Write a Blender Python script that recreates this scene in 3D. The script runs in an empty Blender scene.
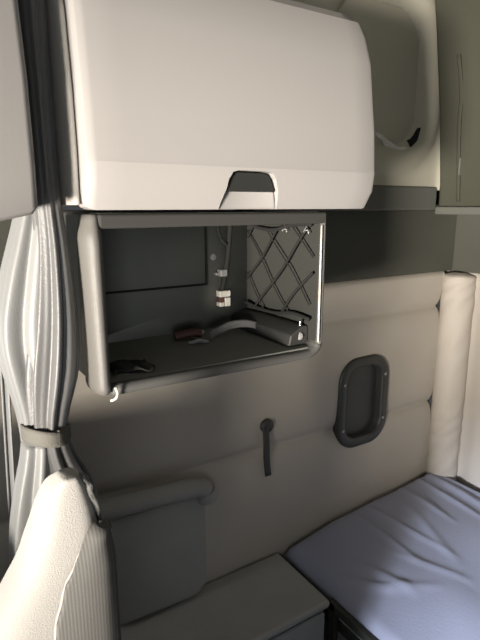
import bpy, bmesh, math, random
from mathutils import Vector, Matrix
random.seed(4)
scene = bpy.context.scene
COL = scene.collection
PI = math.pi

# ------------------------------------------------------------------ materials
def mat(name, col, rough=.7, bump=0, bscale=200, spec=.3, metal=0, var=0, vscale=6, sheen=0, stripes=None):
    m = bpy.data.materials.new(name); m.use_nodes = True
    nt = m.node_tree; N = nt.nodes; L = nt.links
    b = N['Principled BSDF']
    b.inputs['Base Color'].default_value = (*col, 1)
    b.inputs['Roughness'].default_value = rough
    b.inputs['Metallic'].default_value = metal
    b.inputs['Specular IOR Level'].default_value = spec
    if sheen:
        b.inputs['Sheen Weight'].default_value = sheen
        b.inputs['Sheen Roughness'].default_value = .5
    tc = N.new('ShaderNodeTexCoord')
    if var:
        n = N.new('ShaderNodeTexNoise'); n.inputs['Scale'].default_value = vscale; n.inputs['Detail'].default_value = 4
        L.new(tc.outputs['Object'], n.inputs['Vector'])
        r = N.new('ShaderNodeMapRange'); r.inputs['To Min'].default_value = 1-var; r.inputs['To Max'].default_value = 1+var
        L.new(n.outputs['Fac'], r.inputs['Value'])
        mx = N.new('ShaderNodeVectorMath'); mx.operation = 'SCALE'; mx.inputs[0].default_value = col
        L.new(r.outputs['Result'], mx.inputs['Scale'])
        L.new(mx.outputs['Vector'], b.inputs['Base Color'])
    if stripes:
        axis, sc, dark = stripes
        w = N.new('ShaderNodeTexWave'); w.bands_direction = axis; w.inputs['Scale'].default_value = sc
        w.inputs['Distortion'].default_value = .3
        L.new(tc.outputs['Object'], w.inputs['Vector'])
        mx = N.new('ShaderNodeMix'); mx.data_type = 'RGBA'
        mx.inputs[6].default_value = (*[c*dark for c in col], 1); mx.inputs[7].default_value = (*col, 1)
        L.new(w.outputs['Fac'], mx.inputs[0]); L.new(mx.outputs[2], b.inputs['Base Color'])
    if bump:
        n = N.new('ShaderNodeTexNoise'); n.inputs['Scale'].default_value = bscale; n.inputs['Detail'].default_value = 3
        L.new(tc.outputs['Object'], n.inputs['Vector'])
        bp = N.new('ShaderNodeBump'); bp.inputs['Strength'].default_value = bump; bp.inputs['Distance'].default_value = .004
        L.new(n.outputs['Fac'], bp.inputs['Height']); L.new(bp.outputs['Normal'], b.inputs['Normal'])
    return m

M = {}
M['door']   = mat('pale_grey_plastic', (.285,.275,.268), .5, .05, 500, .35)
M['body']   = mat('warm_grey_plastic', (.42,.40,.37), .6, .05, 400)
M['pad']    = mat('beige_padded_vinyl', (.41,.378,.33), .62, .12, 260, .3, var=.05, vscale=4)
M['padrear']= mat('cream_padded_vinyl', (.43,.395,.35), .6, .12, 260, .3, var=.04, vscale=4)
M['beige']  = mat('beige_moulded_trim', (.42,.405,.335), .6, .06, 300)
M['flap']   = mat('torn_pale_trim', (.62,.60,.55), .6, .1, 200)
M['blank']  = mat('grey_headliner_fabric', (.75,.75,.57), .95, .3, 350, .1, var=.05)
M['band']   = mat('charcoal_fabric', (.085,.087,.073), .95, .3, 300, .1, var=.08)
M['ledge']  = mat('charcoal_plastic', (.11,.113,.10), .6, .1, 300)
M['bunk']   = mat('olive_grey_fabric', (.058,.06,.046), .9, .3, 260, .15, var=.08)
M['frame']  = mat('grey_grained_plastic', (.09,.09,.086), .5, .25, 600, .4)
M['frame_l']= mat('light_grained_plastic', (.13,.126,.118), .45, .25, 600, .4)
M['black']  = mat('black_plastic', (.04,.04,.039), .5, .15, 500, .4)
M['liner']  = mat('hazed_black_liner', (.25,.255,.235), .85, .2, 300, .2)  # black lifted to grey: the haze veil is put into this colour
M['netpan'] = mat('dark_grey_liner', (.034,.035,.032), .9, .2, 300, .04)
M['cord']   = mat('black_cord', (.012,.012,.012), .9)
M['rail']   = mat('dark_rail_plastic', (.04,.04,.038), .8, .1, 500, .1)
M['metal']  = mat('bright_metal', (.7,.7,.7), .3, metal=1)
M['white']  = mat('white_plastic', (.62,.6,.55), .5)
M['greyp']  = mat('grey_plastic', (.25,.25,.25), .5)
M['strapg'] = mat('grey_webbing', (.16,.16,.16), .8, .2, 600)
M['red']    = mat('dull_red_plastic', (.10,.05,.045), .45)
M['curtain']= mat('charcoal_curtain_cloth', (.095,.096,.097), .42, .12, 350, .5, sheen=.25)
M['curtain2']=mat('grey_curtain_lining', (.20,.205,.205), .45, .12, 350, .5, sheen=.3)
M['tie']    = mat('woven_grey_webbing', (.15,.145,.13), .9, .4, 500, .2)
M['seat']   = mat('grey_seat_cloth', (.31,.30,.285), .95, .3, 650, .15, sheen=.3)
M['seatrib']= mat('ribbed_seat_cloth', (.125,.123,.117), .95, .12, 600, .15, stripes=('X', 85, .7))
M['piping'] = mat('pale_piping', (.30,.29,.275), .8)
M['fuzz']   = mat('worn_black_seat_cloth', (.10,.10,.095), .95, .6, 250, .1, sheen=.3)
M['sheet']  = mat('slate_blue_sheet', (.27,.283,.36), .75, .15, 160, .2, var=.04, sheen=.2)
M['bedrail']= mat('black_painted_metal', (.035,.035,.03), .5)
M['base']   = mat('grey_base_panel', (.30,.30,.31), .7, .1, 200)
M['cab']    = mat('hazed_dark_carpet', (.32,.317,.30), .95, .5, 260, .1, var=.12, vscale=9)  # raised from near black so the colour carries the haze
M['cabf']   = mat('hazed_grey_carpet', (.30,.30,.29), .95, .5, 260, .1, var=.1, vscale=9)  # same haze lift mixed into the front's colour
M['pillar'] = mat('slate_pillar_trim', (.10,.11,.12), .6, .15, 300)
M['floor']  = mat('dark_rubber_floor', (.05,.05,.05), .8, .3, 120)
M['ceil']   = mat('grey_headlining', (.30,.295,.27), .95, .3, 200)

# ------------------------------------------------------------------ helpers
def link(name, me, m, parent=None, smooth=True):
    me.materials.append(m)
    if smooth:
        for p in me.polygons: p.use_smooth = True
    o = bpy.data.objects.new(name, me); COL.objects.link(o)
    if parent:
        o.parent = parent
        o.matrix_parent_inverse = Matrix.Translation(-parent.location)
    return o
def obj(name, bm, m, parent=None, smooth=True, bevel=0, seg=3, auto=True):
    bmesh.ops.recalc_face_normals(bm, faces=bm.faces)
    me = bpy.data.meshes.new(name); bm.to_mesh(me); bm.free()
    o = link(name, me, m, parent, smooth)
    if bevel:
        b = o.modifiers.new('bevel', 'BEVEL'); b.width = bevel; b.segments = seg; b.limit_method = 'ANGLE'; b.angle_limit = .6
        b.harden_normals = True
    return o
def tag(o, label, cat, group=None):
    o['label'] = label; o['category'] = cat
    if group: o['group'] = group
    return o
def thing(name, loc, label, cat, group=None):
    o = bpy.data.objects.new(name, None); COL.objects.link(o); o.location = loc; o.empty_display_size = .05
    return tag(o, label, cat, group)
def struct(o):
    o['kind'] = 'structure'; return o
def box(bm, x0, x1, y0, y1, z0, z1):
    v = [bm.verts.new(p) for p in ((x0,y0,z0),(x1,y0,z0),(x1,y1,z0),(x0,y1,z0),(x0,y0,z1),(x1,y0,z1),(x1,y1,z1),(x0,y1,z1))]
    for f in ((0,3,2,1),(4,5,6,7),(0,1,5,4),(1,2,6,5),(2,3,7,6),(3,0,4,7)): bm.faces.new([v[i] for i in f])
    return bm
def B(*a): return box(bmesh.new(), *a)
def loft(bm, rings, closed=True, cap=True):
    R = [[bm.verts.new(p) for p in r] for r in rings]
    n = len(R[0])
    for a, b in zip(R, R[1:]):
        for i in range(n if closed else n-1):
            j = (i+1) % n
            bm.faces.new((a[i], a[j], b[j], b[i]))
    if cap and closed:
        bm.faces.new(R[0][::-1]); bm.faces.new(R[-1])
    return bm
def catmull(pts, k=6):
    P = [Vector(p) for p in pts]; out = []
    for i in range(len(P)-1):
        p0 = P[max(i-1,0)]; p1 = P[i]; p2 = P[i+1]; p3 = P[min(i+2,len(P)-1)]
        for s in range(k):
            t = s/k
            out.append(.5*((2*p1)+(p2-p0)*t+(2*p0-5*p1+4*p2-p3)*t*t+(3*p1-p0-3*p2+p3)*t**3))
    out.append(P[-1]); return out
def tube(bm, pts, r, n=8, flat=1):
    pts = [Vector(p) for p in pts]; rings = []
    for i, p in enumerate(pts):
        t = (pts[min(i+1,len(pts)-1)]-pts[max(i-1,0)]).normalized()
        up = Vector((0,0,1)) if abs(t.z) < .9 else Vector((0,1,0))
        s = t.cross(up).normalized(); u = s.cross(t)
        rings.append([p+s*r*math.cos(2*PI*k/n)+u*r*flat*math.sin(2*PI*k/n) for k in range(n)])
    return loft(bm, rings)
def surf(bm, fn, nu, nv):
    V = [[bm.verts.new(fn(i/nu, j/nv)) for j in range(nv+1)] for i in range(nu+1)]
    for i in range(nu):
        for j in range(nv):
            bm.faces.new((V[i][j], V[i+1][j], V[i+1][j+1], V[i][j+1]))
    return bm
def lerp(a, b, t): return a+(b-a)*t
def interp(tab, x):
    if x <= tab[0][0]: return tab[0][1:]
    for a, b in zip(tab, tab[1:]):
        if x <= b[0]:
            t = (x-a[0])/(b[0]-a[0]); t = t*t*(3-2*t)
            return tuple(lerp(p, q, t) for p, q in zip(a[1:], b[1:]))
    return tab[-1][1:]
def lin(tab, x):
    if x <= tab[0][0]: return tab[0][1:]
    for a, b in zip(tab, tab[1:]):
        if x <= b[0]:
            t = (x-a[0])/(b[0]-a[0])
            return tuple(lerp(p, q, t) for p, q in zip(a[1:], b[1:]))
    return tab[-1][1:]
def g(d, s): return math.exp(-(d/s)**2)
def rrect(w, h, r, n=7, skew=0):
    """rounded rectangle outline about the origin (2-D)"""
    out = []
    for cx, cy, a0 in ((w-r,h-r,0),(-w+r,h-r,PI/2),(-w+r,-h+r,PI),(w-r,-h+r,3*PI/2)):
        for k in range(n+1):
            a = a0+PI/2*k/n
            out.append((cx+r*math.cos(a), cy+r*math.sin(a)))
    return out
def solid(o, t, off=1):
    s = o.modifiers.new('solid', 'SOLIDIFY'); s.thickness = t; s.offset = off; return o

W = 1.25       # side wall
XR = 1.75      # rear wall
# ================================================================== the setting
struct(obj('floor', B(-1.5, XR+.1, -1.0, W+.1, -.06, 0), M['floor'], smooth=False))
struct(obj('ceiling', B(-.6, XR+.1, -1.0, W+.1, 2.45, 2.5), M['ceil'], smooth=False))

SEAMS = (.885, 1.275)
def wall_pad(u, v):
    x = lerp(-.25, 1.70, u); z = lerp(0, 1.412, v)
    zz = SEAMS[0]+.01*(x-1.2)*-1, SEAMS[1]-.008*(x-1.2)
    d = min(abs(z-zz[0]), abs(z-zz[1]))
    e = min(1.412-z, .05)
    pad = .022*(1-math.exp(-d/.03)) + .004*(1-math.exp(-d/.006))
    pad *= min(1, (1.412-z+.004)/.02)
    pad += .0015*math.sin(9*x+4*z)+.001*math.sin(23*x-17*z)
    return (x, W+.012-pad, z)
def in_hole(c):
    qx = max(0, abs(c.x-1.296)-.034); qz = max(0, abs(c.z-.969)-.082)
    return math.hypot(qx, qz) < .068
bm = surf(bmesh.new(), wall_pad, 150, 170)
bmesh.ops.delete(bm, geom=[f for f in bm.faces if in_hole(f.calc_center_median())], context='FACES')
w = obj('wall_left', bm, M['pad']); solid(w, .06, -1); struct(w)
struct(obj('trim_1', B(-.25, XR, W-.012, W+.06, 1.405, 1.635), M['band'], smooth=False, bevel=.008))
struct(obj('trim_2', B(.80, 1.572, W-.05, W+.06, 1.632, 1.712), M['ledge'], smooth=True, bevel=.008))
# pillar behind the curtain, cab side
struct(obj('trim_3', B(-.9, -.25, W-.02, W+.06, 0, 2.45), M['pillar'], smooth=False, bevel=.01))

# upper moulded side panel with a recessed, rounded window blank
HC, HW, HH, HR = (1.285, 2.045), .212, .232, .14
def sdf(x, z):
    qx = abs(x-HC[0])-HW+HR; qz = abs(z-HC[1])-HH+HR
    return math.hypot(max(qx,0), max(qz,0))+min(max(qx,qz),0)-HR
def upper(u, v):
    z = lerp(1.70, 2.46, v)
    xr = 1.625
    x = lerp(-.25, xr, u)
    d = sdf(x, z)
    y = W-.012
    y += .03/(1+math.exp(min(60, d/.006)))            # recess
    y -= .012*g(d-.03, .025)                          # raised lip around it
    y -= .028*g(x-xr, .035)*(1-.6*min(1,max(0,(z-1.72)/.35)))
    return (x, y, z)
u_ = obj('wall_left_upper', surf(bmesh.new(), upper, 170, 70), M['beige']); solid(u_, .03, -1); struct(u_)
bm = bmesh.new()
o2 = rrect(HW-.004, HH-.004, HR)
loft(bm, [[(HC[0]+a*s, yy, HC[1]+b*s) for a, b in o2] for s, yy in ((1, W+.02), (1, W+.006), (.97, W+.001), (.5, W-.003), (.05, W-.004))])
struct(obj('window_1', bm, M['blank']))
# torn piece of trim at the blank's lower corner
LP = catmull([(1.28,0,1.872),(1.315,0,1.852),(1.345,0,1.832),(1.39,0,1.820),(1.432,0,1.820),(1.456,0,1.838),(1.470,0,1.868),(1.482,0,1.905)], 6)
bm = bmesh.new()
def flap(u, v):
    i = u*(len(LP)-1); p = LP[int(round(i))]; q = LP[min(len(LP)-1, int(round(i))+1)]; o = LP[max(0, int(round(i))-1)]
    t = (q-o).normalized(); n = Vector((-t.z, 0, t.x))
    wd = (.005+.010*math.sin(PI*u)**1.5)*(1+.25*math.sin(31*u))
    c = p+n*wd*(v-.5)*1.6
    return (c.x, W-.022-.022*math.sin(PI*u)*v-.004*math.sin(19*u), c.z)
t_ = obj('trim_4', surf(bm, flap, len(LP)-1, 5), M['flap']); solid(t_, .003); struct(t_)
bm = bmesh.new()
hole_shade = catmull([(1.425,0,1.838),(1.437,0,1.828),(1.452,0,1.846),(1.462,0,1.872),(1.470,0,1.90),(1.455,0,1.880),(1.442,0,1.866),(1.428,0,1.858)], 4)
loft(bm, [[(p.x, y, p.z) for p in hole_shade] for y in (W+.02, W-.042)])
struct(obj('torn_hole_shade', bm, M['cord']))  # black plug standing in for the shade inside the torn opening

# rear wall, its padding, and the padded corner roll
def rear(u, v):
    y = lerp(W+.02, -1.0, u); z = lerp(0, 1.412, v)
    d = min(abs(z-.885), abs(z-1.275), 9)
    dv = abs(y-1.13)
    pad = .03*(1-math.exp(-d/.03)*.5)*(1-math.exp(-dv/.02))*min(1, (1.412-z+.004)/.02)
    return (XR+.02-pad, y, z)
w = obj('wall_back', surf(bmesh.new(), rear, 90, 110), M['padrear']); solid(w, .06, -1); struct(w)
struct(obj('trim_6', B(XR-.005, XR+.06, -1.0, W+.06, 1.405, 2.46), M['band'], smooth=False))
def roll(u, v):
    z = lerp(.56, 1.404, v); a = lerp(-.25, 1.15, u)*PI
    r = .058*(1-.7*g(z-1.406, .008))
    wr = .0022*math.sin(62*z-4*a+4*math.sin(9*z)+2*math.sin(23*z))*max(0, math.sin(PI*min(1,max(0,u))))*(.35+.65*math.sin(5*z+1)**2)
    r += wr
    cx, cy = 1.732, 1.196
    # arc bulging into the room, across the corner
    ang = PI*1.25+(u-.5)*PI*1.25
    return (cx+r*math.cos(ang), cy+r*1.05*math.sin(ang), z)
struct(obj('trim_7', surf(bmesh.new(), roll, 28, 160), M['padrear']))

struct(obj('trim_8', B(1.30, XR+.06, W+.03, W+.09, 1.60, 2.46), M['band'], smooth=False))
struct(obj('wall_right', B(.25, XR+.1, -1.06, -1.0, 0, 2.45), M['bunk'], smooth=False))

# ================================================================== folded upper bunk
ub = thing('upper_bunk', (1.62, .3, 1.64), 'dark olive grey padded bunk panel folded up against the back wall, top right', 'bunk')
bm = bmesh.new()
prof = [(1.560,1.64),(1.558,1.72),(1.528,1.95),(1.478,2.2),(1.43,2.42),(1.56,2.44),(1.70,2.2),(1.735,1.9),(1.74,1.64)]
loft(bm, [[(p, y, q) for p, q in prof] for y in (W-.06, -.95)])
obj('padded_panel', bm, M['bunk'], ub, bevel=.014)
bm = B(1.545, 1.73, -.95, W-.062, 1.618, 1.645)
obj('edge_rail', bm, M['ledge'], ub, bevel=.006)
bm = bmesh.new()
def rst(u, v):
    z = lerp(1.66, 2.1, v); x = interp(((1.64,1.560),(1.72,1.558),(1.95,1.528),(2.2,1.478)), z)[0]
    return (x-.006-.002*math.sin(8*v), 1.105+.012*(u-.5)+.004*math.sin(5*v), z)
s_ = obj('streak_band', surf(bm, rst, 3, 20), M['bunk'], ub); solid(s_, .003)  # narrow band laid on for the panel's vertical light streak
obj('streak_strip', B(1.541, 1.556, 1.100, 1.105, 1.745, 1.80), M['ledge'], ub, bevel=.002)  # paler strip painting the bright part of that reflection

# ================================================================== overhead cabinet
oc = thing('overhead_cabinet', (.48, W, 1.645), 'large pale grey overhead cabinet with a curved lift-up door above the open cubby', 'cabinet')
obj('body', B(.206, .742, .80, W-.045, 1.648, 1.975), M['body'], oc, bevel=.012)
DP = [(.738,1.643),(.722,1.675),(.717,1.708),(.7185,1.716),(.7225,1.78),(.729,1.83),(.738,1.90),(.750,1.945),(.764,1.975),(.780,1.990),(.802,1.998),(.825,1.995),(.825,1.97),(.795,1.90),(.782,1.80),(.775,1.70),(.775,1.643)]
cyc = (.775,1.85)
def xright(z): return interp(((1.64,.756),(1.66,.758),(1.72,.758),(1.92,.755),(1.965,.751),(2.0,.738)), z)[0]
def ring(x, ins, right=False):
    out = []
    for i, (y, z) in enumerate(DP):
        z2 = z + ins*(1 if z < 1.66 else (-1 if z > 1.985 else 0)); y2 = y + (ins if i < 10 else 0)
        xx = x if not right else x+(xright(z)-.758)
        out.append((xx, y2, z2))
    return out
bm = bmesh.new()
rs = []
for dx, ins in ((0,.016),(.002,.010),(.006,.004),(.012,.001),(.018,0)): rs.append(ring(.209+dx, ins))
for k in range(1, 14): rs.append(ring(.231+(.738-.231)*k/14, 0, False))
for dx, ins in ((.020,0),(.012,.002),(.006,.006),(.002,.011),(0,.016)): rs.append(ring(.766-dx, ins, True))
loft(bm, rs)
door = obj('door', bm, M['door'], oc)
# handle recess cut out of the door's lower edge
bm = bmesh.new()
cut = [(.424,1.63),(.427,1.655),(.435,1.690),(.442,1.701),(.452,1.7035),(.500,1.7035),(.518,1.701),(.526,1.692),(.537,1.660),(.543,1.63)]
loft(bm, [[(a, y, b) for a, b in cut] for y in (.69, .752)])
c_ = obj('cutter', bm, M['door'])
bo = door.modifiers.new('cut', 'BOOLEAN'); bo.object = c_; bo.operation = 'DIFFERENCE'; bo.solver = 'EXACT'
bpy.context.view_layer.update()
dg = bpy.context.evaluated_depsgraph_get()
nm = bpy.data.meshes.new_from_object(door.evaluated_get(dg))
door.modifiers.clear(); door.data = nm
bpy.data.objects.remove(c_)
ed = door.modifiers.new('split', 'EDGE_SPLIT'); ed.split_angle = .33
# moulded scoop below and dark paddle above, inside the recess
bm = bmesh.new()
def scoop(u, v):
    t = v
    z = lerp(1.6445, 1.675, t); wx = lerp(.542-.425, .532-.431, t); cx = lerp(.4835, .4815, t)
    s = u-.5
    y = .7445-.007*t+.005*(1-(2*s)**2)
    return (cx+s*wx, y, z)
s_ = obj('handle_scoop', surf(bm, scoop, 24, 8), M['door'], door); solid(s_, .004, -1)
s_['label'] = 'pale scooped finger pull'
bm = bmesh.new()
pd = [(.434,1.671),(.4375,1.690),(.4435,1.699),(.452,1.7015),(.505,1.7015),(.516,1.699),(.523,1.690),(.530,1.671)]
loft(bm, [[(.479+(a-.479)*s, y, 1.6865+(b-1.6865)*s) for a, b in pd] for y, s in ((.751,1),(.731,1),(.727,.96))])
M['paddle'] = mat('black_latch_plastic', (.022,.023,.022), .6, .1, 500, .15)
h_ = obj('handle', bm, M['paddle'], door, bevel=.001); h_['label'] = 'dark latch paddle'
# light side strip of the cabinet, left of the door
bm = bmesh.new()
SP = [(1.650,.205,.745),(1.72,.205,.742),(1.80,.205,.745),(1.90,.205,.757),(1.95,.205,.772),(1.985,.205,.81)]
loft(bm, [[(.197,y+.012,z),(.196,y+.05,z),(.196,y+.35,z),(.2065,y+.35,z),(.2065,y,z),(.201,y+.003,z)] for z,_,y in SP])
obj('side_trim', bm, M['body'], oc)

# ================================================================== neighbour cabinet over the driver
nc = thing('overhead_cabinet', (-.1, .6, 1.64), 'pale overhead cabinet left of the curtain, cut off by the photo edge', 'cabinet')
A0 = Vector((.1453,.70)); Bv = Vector((.0933,.6894)); dv = (Bv-A0).normalized(); nv = Vector((-dv.y, dv.x))
if nv.y < 0: nv = -nv
bm = bmesh.new()
PN = [(.010,1.640),(.0,1.646),(-.002,1.70),(.0,1.80),(.010,1.90),(.025,2.0),(.05,2.05),(.08,2.06),(.08,1.640)]
def nring(s, ins):
    out = []
    for i, (d, z) in enumerate(PN):
        p = A0+dv*s+nv*(d+ins)
        out.append((p.x, p.y, z-.2*s+(ins*.6 if z < 1.66 else 0)))
    return out
loft(bm, [nring(s, i) for s, i in ((-.000,.012),(.002,.005),(.006,.001),(.012,0),(.30,0),(.55,0))])
obj('door', bm, M['door'], nc)
bm = bmesh.new()
pp = [A0+dv*.02+nv*.03, A0+dv*.55+nv*.03, A0+dv*.55+nv*.3, A0+dv*.18+nv*.3]
loft(bm, [[(p.x,p.y,z-(.2*(A0.x-p.x) if z < 2 else 0)) for p in pp] for z in (1.655, 2.449)])
obj('body', bm, M['body'], nc, bevel=.008)

# ================================================================== open cubby under the cabinet
ob = thing('storage_cubby', (.45, W, 1.35), 'open dark storage cubby with grey rim under the overhead cabinet', 'cubby')
X0, X1, Y0, YB, ZB, ZT = .243, .664, .762, 1.02, 1.372, 1.622
# the shell: sides, bottom, top, back
bm = bmesh.new()
box(bm, .226, X0, Y0+.012, W-.02, 1.362, 1.638)
obj('side_panel', bm, M['frame'], ob, bevel=.006)
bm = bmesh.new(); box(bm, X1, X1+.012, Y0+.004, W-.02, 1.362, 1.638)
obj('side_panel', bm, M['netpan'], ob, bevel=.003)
obj('bottom_panel', B(X0-.004, X1+.004, Y0+.012, W-.02, 1.358, ZB), M['liner'], ob, bevel=.003)
obj('top_panel', B(X0-.004, X1+.004, Y0+.012, W-.02, ZT, 1.638), M['liner'], ob, bevel=.003)
obj('back_panel', B(X0-.004, X1+.004, YB, YB+.02, ZB-.003, ZT+.003), M['liner'], ob)
# rounded left pillar of the rim
bm = bmesh.new(); rs = []
for k in range(33):
    t = k/32; z = lerp(1.352, 1.636, t)
    e = min(1, math.sqrt(max(0, 1-(1-min(1, (z-1.352)/.026))**2))+.12) * min(1, .6+.4*min(1, (1.636-z)/.03))
    xl = .243-.040*e+.006*math.sin(PI*t)*-1; 
    r = []
    for j in range(13):
        a = PI*j/12
        r.append((lerp(.2095+.006*(1-t), .245, (1-math.cos(a))/2)*e+.238*(1-e), Y0+.022-.034*math.sin(a)*e, z))
    r += [(.245, Y0+.05, z), (.226, Y0+.06, z), (lerp(.216,.238,1-e), Y0+.05, z)]
    rs.append(r)
loft(bm, rs)
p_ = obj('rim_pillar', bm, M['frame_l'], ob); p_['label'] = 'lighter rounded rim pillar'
# top rail
obj('rim_top', B(.236, X1+.012, Y0-.004, Y0+.03, 1.6155, 1.637), M['rail'], ob, bevel=.005)
# bottom rail, rounded lower right corner, running up the right edge
bm = bmesh.new()
path = [(.244,1.3625),(.40,1.3615),(.55,1.360),(.635,1.3595),(.655,1.363),(.668,1.374),(.6715,1.392),(.6715,1.50),(.6715,1.625)]
P = catmull([(a,0,b) for a,b in path], 6)
for i, p in enumerate(P): pass
rs = []
for i, p in enumerate(P):
    t = (P[min(i+1,len(P)-1)]-P[max(i-1,0)]).normalized(); n = Vector((-t.z, 0, t.x))
    wd = interp(((0,.0095),(.6,.0085),(.75,.007),(1,.006)), i/(len(P)-1))[0]
    rs.append([(p.x+n.x*wd*a, Y0+b, p.z+n.z*wd*a) for a, b in ((-1,.04),(-1,.006),(-.75,.0),(0,-.004),(.75,0),(1,.006),(1,.04))])
loft(bm, rs)
obj('rim_rail', bm, M['frame'], ob)
bm = bmesh.new(); tube(bm, catmull([(.2455,.752,1.372),(.2475,.750,1.362),(.2445,.752,1.3535),(.238,.756,1.350)], 5), .0022, 8)
e_ = obj('end_cap', bm, M['white'], ob); e_['label'] = 'bright end cap'
bm = bmesh.new(); tube(bm, [(.662,.757,1.385),(.6615,.757,1.50),(.661,.757,1.612)], .0018, 8)
e_ = obj('edge_strip', bm, M['white'], ob); e_['label'] = 'bright thin edge strip'
# access flap on the back panel: shallow frame and inset panel
bm = bmesh.new()
fx0, fx1, fz0, fz1 = X0, .552, 1.478, 1.606
for a in ((fx0,fx1,fz0-.004,fz0),(fx0,fx1,fz1,fz1+.004),(fx1,fx1+.004,fz0-.004,fz1+.004)):
    box(bm, a[0], a[1], YB-.006, YB+.002, a[2], a[3])
obj('access_flap', bm, M['netpan'], ob, bevel=.001)
bm = bmesh.new()
def disc(bm, c, r, axis, t, n=16):
    c = Vector(c); ax = Vector(axis).normalized(); s = ax.orthogonal().normalized(); u = ax.cross(s)
    return loft(bm, [[c+ax*d+(s*math.cos(2*PI*k/n)+u*math.sin(2*PI*k/n))*r*q for k in range(n)] for d, q in ((0,1),(t*.7,1),(t,.8))])
disc(bm, (.573,YB,1.536), .008, (0,-1,0), .004)
s_ = obj('screw', bm, M['greyp'], ob)
bm = bmesh.new(); box(bm, .582, .600, YB-.02, YB, 1.492, 1.508); box(bm, .574, .584, YB-.012, YB, 1.494, 1.502)
obj('clip', bm, M['greyp'], ob, bevel=.003)
bm = bmesh.new()
tube(bm, catmull([(.612,YB-.012,1.62),(.606,YB-.014,1.56),(.600,YB-.013,1.51),(.590,YB-.010,1.46),(.585,YB-.010,1.43)], 6), .006, 8)
tube(bm, catmull([(.580,YB-.012,1.62),(.578,YB-.016,1.595),(.584,YB-.02,1.575),(.596,YB-.018,1.565)], 6), .004, 8)
obj('corner_conduit', bm, M['netpan'], ob)
# inner sill along the right side panel, with its bright latch
bm = bmesh.new(); 
loft(bm, [[(X1,y,ZB+.002),(X1-.05,y,ZB+.002),(X1-.044,y,ZB+.024),(X1-.016,y,ZB+.036+k),(X1,y,ZB+.036+k)] for y,k in ((.79,.004),(.86,.004),(.95,.004),(YB-.002,.0))])
obj('side_sill', bm, M['black'], ob, bevel=.004)
bm = bmesh.new(); box(bm, X1-.018, X1-.013, .796, .801, 1.398, 1.422)
obj('latch_pin', bm, M['metal'], ob, bevel=.0015)
bm = bmesh.new(); disc(bm, (X1-.02,.796,1.392), .009, (-.5,-.8,.1), .008, 8)
obj('latch_knob', bm, M['greyp'], ob)

# cargo net on the right side panel
cn = thing('cargo_net', (X1-.006, .88, 1.42), 'black diamond-mesh cargo net hung inside the open cubby', 'net')
NX = X1-.006
def net_pt(y, z):
    return (NX-.004-.003*math.sin(20*y)*math.sin(15*z), y+.004*math.sin(40*z), z+.003*math.sin(33*y))
ny0, ny1, nz0, nz1 = .775, 1.005, 1.425, 1.606
def clipline(c, s):
    pts = []
    for k in range(81):
        y = lerp(ny0, ny1, k/80); z = c+s*(y-ny0)
        if nz0 <= z <= nz1: pts.append(net_pt(y, z))
    return pts
bm = bmesh.new()
for s in (1.0, -1.0):
    for k in range(-3, 4):
        c = (1.455+k*.095) if s > 0 else (1.52+k*.095)
        pts = clipline(c, s)
        if len(pts) > 4: tube(bm, pts[::3]+[pts[-1]], .0016 if s > 0 else .0028, 6)
obj('mesh_cords', bm, M['cord'], cn)
bm = bmesh.new()
tube(bm, catmull([net_pt(y, 1.606-.006*math.sin(22*y)) for y in (ny0,.83,.89,.95,ny1)], 5), .004, 8)
obj('border_cord', bm, M['cord'], cn); bm = bmesh.new()
tube(bm, catmull([net_pt(y, 1.425+.004*math.sin(25*y)) for y in (ny0,.83,.89,.95,ny1)], 5), .004, 8)
obj('border_cord', bm, M['cord'], cn)
for y in (.79, .86):
    bm = bmesh.new()
    tube(bm, [(NX-.006,y-.007,1.596),(NX-.006,y,1.614),(NX-.006,y+.008,1.598)], .0018, 6)
    tube(bm, [(NX-.006,y-.004,1.602),(NX-.006,y+.006,1.602)], .0012, 6)
    h_ = obj('hook', bm, M['greyp'], cn)
# loose things in the cubby
pg = thing('plug_connector', (.60,.985,1.44), 'small white plug connector at the back corner of the open cubby', 'connector')
bm = bmesh.new(); box(bm, .578,.606,YB-.022,YB-.003,1.446,1.460); box(bm, .578,.590,YB-.022,YB-.003,1.424,1.434); box(bm,.592,.606,YB-.022,YB-.003,1.424,1.444)
obj('housing', bm, M['white'], pg, bevel=.002)
obj('socket', B(.580,.594,YB-.018,YB-.003,1.434,1.446), M['red'], pg, bevel=.001)
bm = bmesh.new()
def strap(u, v):
    c = STR[min(len(STR)-1, int(round(u*(len(STR)-1))))]
    return (c.x+.004*(v-.5), c.y+.010*(v-.5), c.z+.014*(v-.5)+.002*math.sin(9*u))
STR = catmull([(.515,.93,ZB+.010),(.545,.94,ZB+.014),(.575,.94,ZB+.024),(.605,.93,ZB+.026),(.630,.905,ZB+.016),(.640,.885,ZB+.010)], 6)
s_ = obj('webbing_strap', surf(bm, strap, len(STR)-1, 3), M['strapg']); solid(s_, .002)
tag(s_, 'loose grey strap arching on the floor of the open cubby', 'strap')
th = thing('gadget', (.43,.90,ZB), 'small dull red and black gadget lying on the cubby floor beside the strap', 'gadget')
bm = bmesh.new()
tube(bm, catmull([(.445,.96,ZB+.010),(.465,.955,ZB+.013),(.485,.95,ZB+.015),(.50,.947,ZB+.012)], 5), .011, 10, .8)
obj('body', bm, M['red'], th)
bm = bmesh.new(); disc(bm, (.505,.947,ZB+.014), .005, (.5,-.8,.3), .003); obj('glint_disc', bm, M['metal'], th)  # bright disc set on as the shine of the red body
bm = bmesh.new()
tube(bm, catmull([(.455,.915,ZB+.005),(.465,.911,ZB+.006),(.475,.908,ZB+.009),(.485,.908,ZB+.006),(.495,.904,ZB+.005)], 5), .004, 7)
tag(obj('metal_clip', bm, M['greyp']), 'tiny grey bent clip on the cubby floor, left of the strap', 'clip')
bm = bmesh.new()
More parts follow.
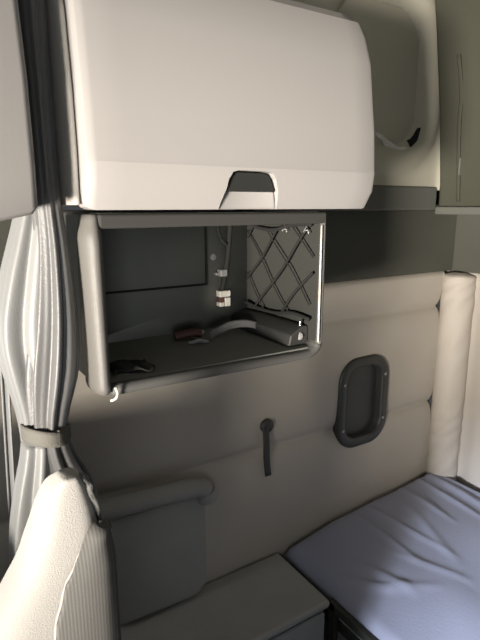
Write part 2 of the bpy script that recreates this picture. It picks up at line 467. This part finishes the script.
def rag(u, v):
    return (.262+.07*u, .80+.05*v+.01*math.sin(6*u), ZB+.004+.010*math.sin(PI*u)*math.sin(PI*v)+.003*math.sin(13*u+7*v))
r_ = obj('cloth_scrap', surf(bm, rag, 14, 10), M['netpan']); solid(r_, .002)
tag(r_, 'crumpled dark cloth scrap in the left of the open cubby', 'cloth')

# ================================================================== latch bezel on the padded wall
lb = thing('recessed_latch', (1.296, W, .969), 'black rounded recessed latch bezel screwed to the beige padded side wall', 'latch')
BX, BZ = 1.296, .969; hw, hh = .119, .166
out = rrect(hw, hh, .082, 9); inn = rrect(hw-.032, hh-.034, .055, 9)
bm = bmesh.new()
def rg(pr, y): return [(BX+a, y, BZ+b) for a, b in pr]
sc = lambda pr, k: [(a*k, b*k) for a, b in pr]
loft(bm, [rg(out, W+.004), rg(out, W-.019), rg(sc(out,.985), W-.0245), rg(sc(out,.965), W-.026), rg(sc(inn,1.05), W-.026), rg(sc(inn,1.01), W-.024), rg(sc(inn,.985), W-.018), rg(sc(inn,.95), W+.025), rg(sc(inn,.90), W+.040), rg(sc(inn,.80), W+.046), rg(sc(inn,.05), W+.046)])
M['bez'] = mat('black_bezel_plastic', (.030,.031,.030), .42, .08, 500, .45)
z_ = obj('bezel', bm, M['bez'], lb); e_ = z_.modifiers.new('split', 'EDGE_SPLIT'); e_.split_angle = .75
for a, b in ((-.098,.080),(.098,.088),(-.098,-.088),(.098,-.080)):
    bm = bmesh.new(); disc(bm, (BX+a, W-.0255, BZ+b), .0055, (0,-1,0), .003, 12)
    obj('screw', bm, M['greyp'], lb)
bm = bmesh.new(); loft(bm, [rg([(a*.62+.004, b*.36-.018) for a, b in inn], y) for y in (W+.046, W+.034)] )
pdl = obj('latch_paddle', bm, M['bez'], lb, bevel=.004)
bm = bmesh.new(); tube(bm, catmull([(BX-.055,W+.03,BZ+.022),(BX-.02,W+.022,BZ+.014),(BX+.02,W+.022,BZ+.018),(BX+.05,W+.032,BZ+.026)], 5), .006, 8)
obj('pull_bar', bm, M['bez'], lb)
bm = bmesh.new(); disc(bm, (BX-.002, W+.036, BZ-.055), .006, (0,-1,0), .004, 10); obj('lock_button', bm, M['greyp'], lb)

# black strap with a round button
ws = thing('wall_strap', (.878, W, .82), 'short black strap hanging from a round button on the side wall', 'strap')
bm = bmesh.new(); disc(bm, (.879, W-.012, .975), .023, (0,-1,0), .014, 20); obj('button', bm, M['black'], ws)
bm = bmesh.new()
def hst(u, v): return (.868+.012*v*v+.022*(u-.5), W-.027-.004*math.sin(PI*v)-.002*math.sin(7*v), lerp(.975, .808, v))
s_ = obj('strap', surf(bm, hst, 3, 14), M['black'], ws); solid(s_, .004)

# ================================================================== curtain
cu = thing('curtain', (.16, .82, 0), 'dark grey sleeper curtain gathered in folds and tied back behind the seat', 'curtain')
CY = .79
def bundle(rows, n, amp, ph, na=160, nz=110, wob=0):
    bm = bmesh.new(); rs = []
    z0, z1 = rows[0][0], rows[-1][0]
    for k in range(nz+1):
        z = lerp(z0, z1, k/nz)
        xl, xr, hd, af, cy = [sum(c)/7 for c in zip(*[lin(rows, z+.012*d) for d in range(-3, 4)])]
        cx = (xl+xr)/2; hw_ = (xr-xl)/2
        r = []
        for i in range(na):
            a = 2*PI*i/na
            f = 1+amp*af*(math.cos(n*a+ph+wob*z)+.45*math.cos((n*2-3)*a+1.3+ph-2*wob*z))
            r.append((cx+hw_*math.cos(a)*f, cy+hd*math.sin(a)*f, z))
        rs.append(r)
    return loft(bm, rs)
front = [(.03,.13,.215,.03,1,CY+.03),(.9,.13,.215,.03,1,CY+.03),(1.10,.13,.215,.034,1,CY+.02),(1.20,.13,.212,.034,1,CY+.01),(1.288,.122,.172,.028,.5,CY),(1.325,.122,.172,.028,.5,CY),(1.39,.124,.196,.034,.9,CY),(1.49,.140,.201,.034,.8,CY),(1.60,.152,.196,.028,.5,CY),(1.65,.152,.190,.024,.4,CY),(1.78,.150,.190,.024,.4,CY),(1.93,.146,.190,.024,.4,CY),(2.40,.13,.185,.024,.4,CY)]
obj('front_panel', bundle(front, 8, .15, .4), M['curtain'], cu)
back = [(1.285,.112,.164,.024,.6,CY+.024),(1.325,.112,.164,.026,.6,CY+.022),(1.39,.100,.170,.03,1,CY+.024),(1.465,.088,.175,.032,1,CY+.024),(1.54,.104,.182,.032,.9,CY+.024),(1.63,.132,.185,.032,.7,CY+.024),(1.70,.15,.185,.032,.6,CY+.024)]
b_ = obj('lining', bundle(back, 6, .15, 1.1, wob=.4), M['curtain2'], cu); b_['label'] = 'lighter grey lining showing through the folds'
bm = bmesh.new()
skirt = [(1.00,.072,.150,.028,1,CY+.01),(1.13,.078,.155,.028,1,CY+.005),(1.21,.090,.155,.028,1,CY),(1.295,.112,.160,.026,.6,CY+.004)]
b_ = obj('lining', bundle(skirt, 6, .15, 2.1, nz=50, wob=.4), M['curtain2'], cu); b_['label'] = 'lighter grey lining below the tieback'
# tail of the lining hanging at the far side
def tail(u, v):
    z = lerp(1.47, .30, v)
    x = lerp(.110, .082, min(1, v*1.6))+.010*(u-.5)*(1+.3*v)
    return (x, CY+.085+.010*math.sin(PI*2*u+.5), z)
t_ = obj('side_fold', surf(bmesh.new(), tail, 12, 30), M['curtain2'], cu); solid(t_, .003)
# tieback
bm = bmesh.new(); rs = []
for k in range(5):
    z = 1.296+.024*k/4
    rs.append([(.1455+.0305*math.cos(a), CY+.012+.046*math.sin(a), z+.006*math.cos(a)*-.4+.003*math.sin(2*a)) for a in [2*PI*i/40 for i in range(40)]])
loft(bm, rs, cap=False); t_ = obj('tieback', bm, M['tie'], cu); solid(t_, .004)
t_['label'] = 'woven webbing tieback'
bm = bmesh.new()
def tab(u, v): return (lerp(.156,.179,u), CY-.036+.024*u, 1.297+.023*v-.003*u)
t2 = obj('tieback_tab', surf(bm, tab, 8, 4), M['tie'], cu); solid(t2, .004)

# ================================================================== seat
st = thing('driver_seat', (-.12, .72, 0), 'grey cloth seat with a ribbed high backrest in the lower left corner', 'seat')
SK = .883
def zs_(z): return 1.65-(1.65-z)*SK
def seat_out(z):
    return interp(((.45,.00,.22),(.9,.0,.195),(1.10,.02,.178),(1.145,.035,.1775),(1.17,.060,.177),(1.20,.072,.176),(1.26,.092,.168),(1.30,.105,.157),(1.322,.124,.145)), z)
YS = .53
bm = bmesh.new(); rs = []
zs = [.45,.6,.75,.9,1.0,1.05,1.1,1.15,1.19,1.22,1.25,1.275,1.295,1.308,1.317,1.322]
for z in zs:
    f, r_ = seat_out(z)
    dep = interp(((.45,.42),(.9,.40),(1.1,.16),(1.22,.10),(1.30,.06),(1.322,.03)), z)[0]
    ring_ = []
    f *= SK; r_ *= SK
    dep = interp(((.45,.12),(1.0,.10),(1.17,.085),(1.25,.075),(1.30,.055),(1.322,.03)), z)[0]
    for k in range(40):
        a = 2*PI*k/40
        ex = 2/3.2
        ca, sa = math.cos(a), math.sin(a)
        px = (abs(ca)**ex)*(1 if ca > 0 else -1); py = (abs(sa)**ex)*(1 if sa > 0 else -1)
        yy = dep/2+dep/2*py
        ring_.append(((f+r_)/2+(r_-f)/2*px, YS+yy, zs_(z)))
    rs.append(ring_)
loft(bm, rs)
bk = obj('side_bolster', bm, M['seat'], st)
sd = bk.modifiers.new('sub', 'SUBSURF'); sd.levels = 1; sd.render_levels = 1
bm = bmesh.new(); rs = []
for z, hw_, hd_ in ((.50,.20,.06),(.54,.235,.075),(.8,.245,.08),(1.0,.24,.075),(1.07,.23,.07),(1.115,.215,.06),(1.14,.19,.045),(1.15,.15,.02)):
    rs.append([(-.10-.05*(z-.5)+hd_*max(-1,min(1,1.35*math.cos(a))), .835+hw_*max(-1,min(1,1.2*math.sin(a))), z) for a in [2*PI*k/40 for k in range(40)]])
loft(bm, rs); mb = obj('backrest', bm, M['seat'], st)
# ribbed side insert bounded by piping
def insert_left(z): return interp(((.5,.070),(.95,.088),(1.08,.093),(1.13,.099),(1.18,.112),(1.215,.130),(1.24,.150),(1.252,.164)), z)[0]
def ins(u, v):
    z = lerp(.5, 1.252, v); l = insert_left(z); r_ = seat_out(z)[1]-.006
    x = lerp(l, max(l+.001, r_), u)
    return (x*SK, YS-.010-.004*math.sin(PI*u)+.010*max(0, u-.8)*5*.6+.006*g(v-1, .04), zs_(z))
s_ = obj('side_insert', surf(bmesh.new(), ins, 16, 60), M['seatrib'], st); solid(s_, .012, 1); s_['label'] = 'ribbed side insert'
bm = bmesh.new(); tube(bm, [(insert_left(z)*SK, YS-.011, zs_(z)) for z in [.5+.752*k/50 for k in range(51)]], .0024, 8)
obj('piping', bm, M['piping'], st)
bm = bmesh.new()
pts = []
for k in range(90):
    z = lerp(.5, 1.318, k/89); r_ = seat_out(z)[1]
    r_ *= SK
    pts.append((r_-.001+.0014*math.sin(31*k)+.001*math.sin(7*k), YS+.022-.012*g(z-1.3,.05), zs_(z)+.001*math.sin(17*k)))
tube(bm, pts, .0055, 8); f_ = obj('rear_seam', bm, M['fuzz'], st); f_['label'] = 'frayed dark rear seam'
bm = bmesh.new(); box(bm, -.50, .02, .50, .96, .40, .56); obj('cushion', bm, M['seat'], st, bevel=.05, seg=5)
bm = bmesh.new(); box(bm, -.42, -.02, .56, .90, .08, .40); obj('pedestal', bm, M['black'], st, bevel=.02)
bm = bmesh.new(); box(bm, -.46, .02, .54, .92, 0, .08); obj('base', bm, M['black'], st, bevel=.01)

# ================================================================== bunk
bf = thing('bunk_frame', (1.3, .3, 0), 'dark metal bunk frame with grey base panel beneath the blue mattress', 'bunk frame')
obj('base_panel', B(.965, XR-.04, -.9, W-.05, 0, .40), M['base'], bf, bevel=.01)
obj('side_rail', B(.932, .950, -.9, .982, .472, .498), M['bedrail'], bf, bevel=.003)
obj('end_post', B(.932, .950, .952, .982, 0, .50), M['bedrail'], bf, bevel=.003)
obj('deck', B(.951, XR-.04, -.9, W-.03, .40, .44), M['bedrail'], bf, bevel=.004)

CR = (1.70, 1.20)
WR = [  # wrinkles: from, to, height, width
 ((1.66,1.21),(1.62,.80),.010,.014), ((1.60,1.215),(1.56,.86),.008,.012), ((1.69,1.14),(1.70,.80),.008,.013),
 ((1.50,1.21),(1.47,.93),.007,.012), ((1.30,1.20),(1.33,.82),.006,.012), ((1.24,1.17),(1.22,.88),.005,.012),
 ((1.07,1.02),(1.12,.80),.008,.016), ((1.00,1.00),(1.09,.84),.007,.012), ((1.03,.92),(1.20,.78),.005,.014),
 ((1.42,1.10),(1.30,.80),.005,.016), ((1.20,.95),(1.28,.74),.005,.014)]
def segd(x, y, a, b):
    ax, ay = a; bx, by = b; dx, dy = bx-ax, by-ay
    t = max(0, min(1, ((x-ax)*dx+(y-ay)*dy)/(dx*dx+dy*dy)))
    return math.hypot(x-ax-t*dx, y-ay-t*dy), t
def ztop(x, y):
    z = .520+.042*math.sin(PI/2*min(1, (x-.95)/.3))+.03*max(0, (x-1.25)/.45)
    z += .012*math.sin(PI*min(1, max(0, (x-.95)/.8)))*min(1, (1.25-y)/.2)
    for a, b, h, s in WR:
        d, t = segd(x, y, a, b)
        z += h*g(d, s)*math.sin(PI*(.1+.9*t))**.7*1.0 if t < 1 else h*g(d, s)*.0
    z += .0015*math.sin(17*x+9*y)+.001*math.sin(31*x-23*y)
    return z
mt = thing('mattress', (1.34, .2, .44), 'bunk mattress in a wrinkled slate blue fitted sheet by the back wall', 'mattress')
bm = bmesh.new()
xa, xb, ya, yb = .952, 1.712, -.85, 1.222
NXm, NYm = 110, 220
def sheet(u, v):
    x = lerp(xa, xb, u); y = lerp(ya, yb, v)
    e = min(x-xa, xb-x, y-ya, yb-y)
    r = .03
    drop = 0 if e > r else r-math.sqrt(max(0, r*r-(r-e)**2))
    return (x, y, ztop(x, y)-drop)
V = [[bm.verts.new(sheet(i/NXm, j/NYm)) for j in range(NYm+1)] for i in range(NXm+1)]
for i in range(NXm):
    for j in range(NYm): bm.faces.new((V[i][j], V[i+1][j], V[i+1][j+1], V[i][j+1]))
rim = [V[i][0] for i in range(NXm)]+[V[NXm][j] for j in range(NYm)]+[V[i][NYm] for i in range(NXm, 0, -1)]+[V[0][j] for j in range(NYm, 0, -1)]
low = [bm.verts.new((v.co.x, v.co.y, .444)) for v in rim]
for k in range(len(rim)):
    j = (k+1) % len(rim); bm.faces.new((rim[k], rim[j], low[j], low[k]))
bm.faces.new(low)
obj('fitted_sheet', bm, M['sheet'], mt)

# ================================================================== low cabinet and padded panel between seat and bunk
lc = thing('low_cabinet', (.62, 1.1, 0), 'low charcoal carpeted cabinet in shadow between the seat and the bunk', 'cabinet')
obj('carcass', B(.33, .922, .985, W-.02, 0, .485), M['cabf'], lc, bevel=.01)
obj('top', B(.325, .929, .965, W-.02, .485, .511), M['cab'], lc, bevel=.012)
obj('front_panel', B(.345, .915, .972, .987, .03, .47), M['cabf'], lc, bevel=.008)
fp = thing('folding_seat_back', (.49, W, .512), 'black padded seat back standing on the low cabinet against the side wall', 'seat back')
bm = bmesh.new()
o3 = rrect(.158, .165, .05, 8)
loft(bm, [[(.478+a*s, y, .69+b*s-.03*(a+.158)) for a, b in o3] for y, s in ((W-.018,.97),(W-.03,1),(W-.055,1),(W-.065,.96),(W-.068,.88))])
obj('pad', bm, M['cab'], fp)
bm = bmesh.new()
P = catmull([(.318,1.19,.885),(.40,1.19,.884),(.52,1.19,.877),(.60,1.19,.870),(.632,1.19,.855),(.64,1.19,.82)], 7)
tube(bm, P, .030, 12, .9)
obj('top_bolster', bm, M['cab'], fp)

# ================================================================== daylight
world = bpy.data.worlds.new('daylight'); scene.world = world; world.use_nodes = True
bg = world.node_tree.nodes['Background']
bg.inputs[0].default_value = (.93, .97, 1, 1); bg.inputs[1].default_value = .06
def area(name, loc, target, sx, sy, power, col, spread=180):
    l = bpy.data.lights.new(name, 'AREA'); l.shape = 'RECTANGLE'; l.size = sx; l.size_y = sy; l.energy = power; l.color = col
    l.spread = math.radians(spread)
    o = bpy.data.objects.new(name, l); COL.objects.link(o); o.location = loc
    o.rotation_euler = (Vector(target)-Vector(loc)).to_track_quat('-Z', 'Y').to_euler()
    return o
area('windshield_daylight', (-1.7, -.6, 1.14), (1.3, 1.0, 1.85), .5, .3, 19.5, (1, .91, .80), 46)
area('driver_window_daylight', (-.70, W-.05, 1.2), (.1, .5, 1.15), .5, .4, 5, (.95, .98, 1))
area('passenger_window_daylight', (-.5, -1.3, 1.45), (.4, .8, 1.85), .6, .5, 2.7, (.94, .98, 1), 110)
area('passenger_windshield_daylight', (-1.7, -.36, 1.3), (1.15, .58, .55), .22, .22, 2.9, (.80, .86, 1), 17)
area('added_bunk_fill', (1.25, -.95, 2.0), (1.15, .45, .5), .3, .25, .3, (.80, .87, 1), 50)  # added cool fill for the mattress; the wall behind has no window

# ================================================================== camera
cam = bpy.data.cameras.new('camera'); co = bpy.data.objects.new('camera', cam); COL.objects.link(co)
co.location = (0, 0, 1.65)
cam.sensor_fit = 'VERTICAL'; cam.sensor_height = 36; cam.lens = 36*518/640; cam.clip_start = .02
co.rotation_euler = (PI/2-math.atan(115/518), 0, -math.radians(32.3))
scene.camera = co
vs = scene.view_settings
vs.view_transform = 'Standard'; vs.look = 'None'; vs.gamma = 1; vs.exposure = 0; vs.use_curve_mapping = False
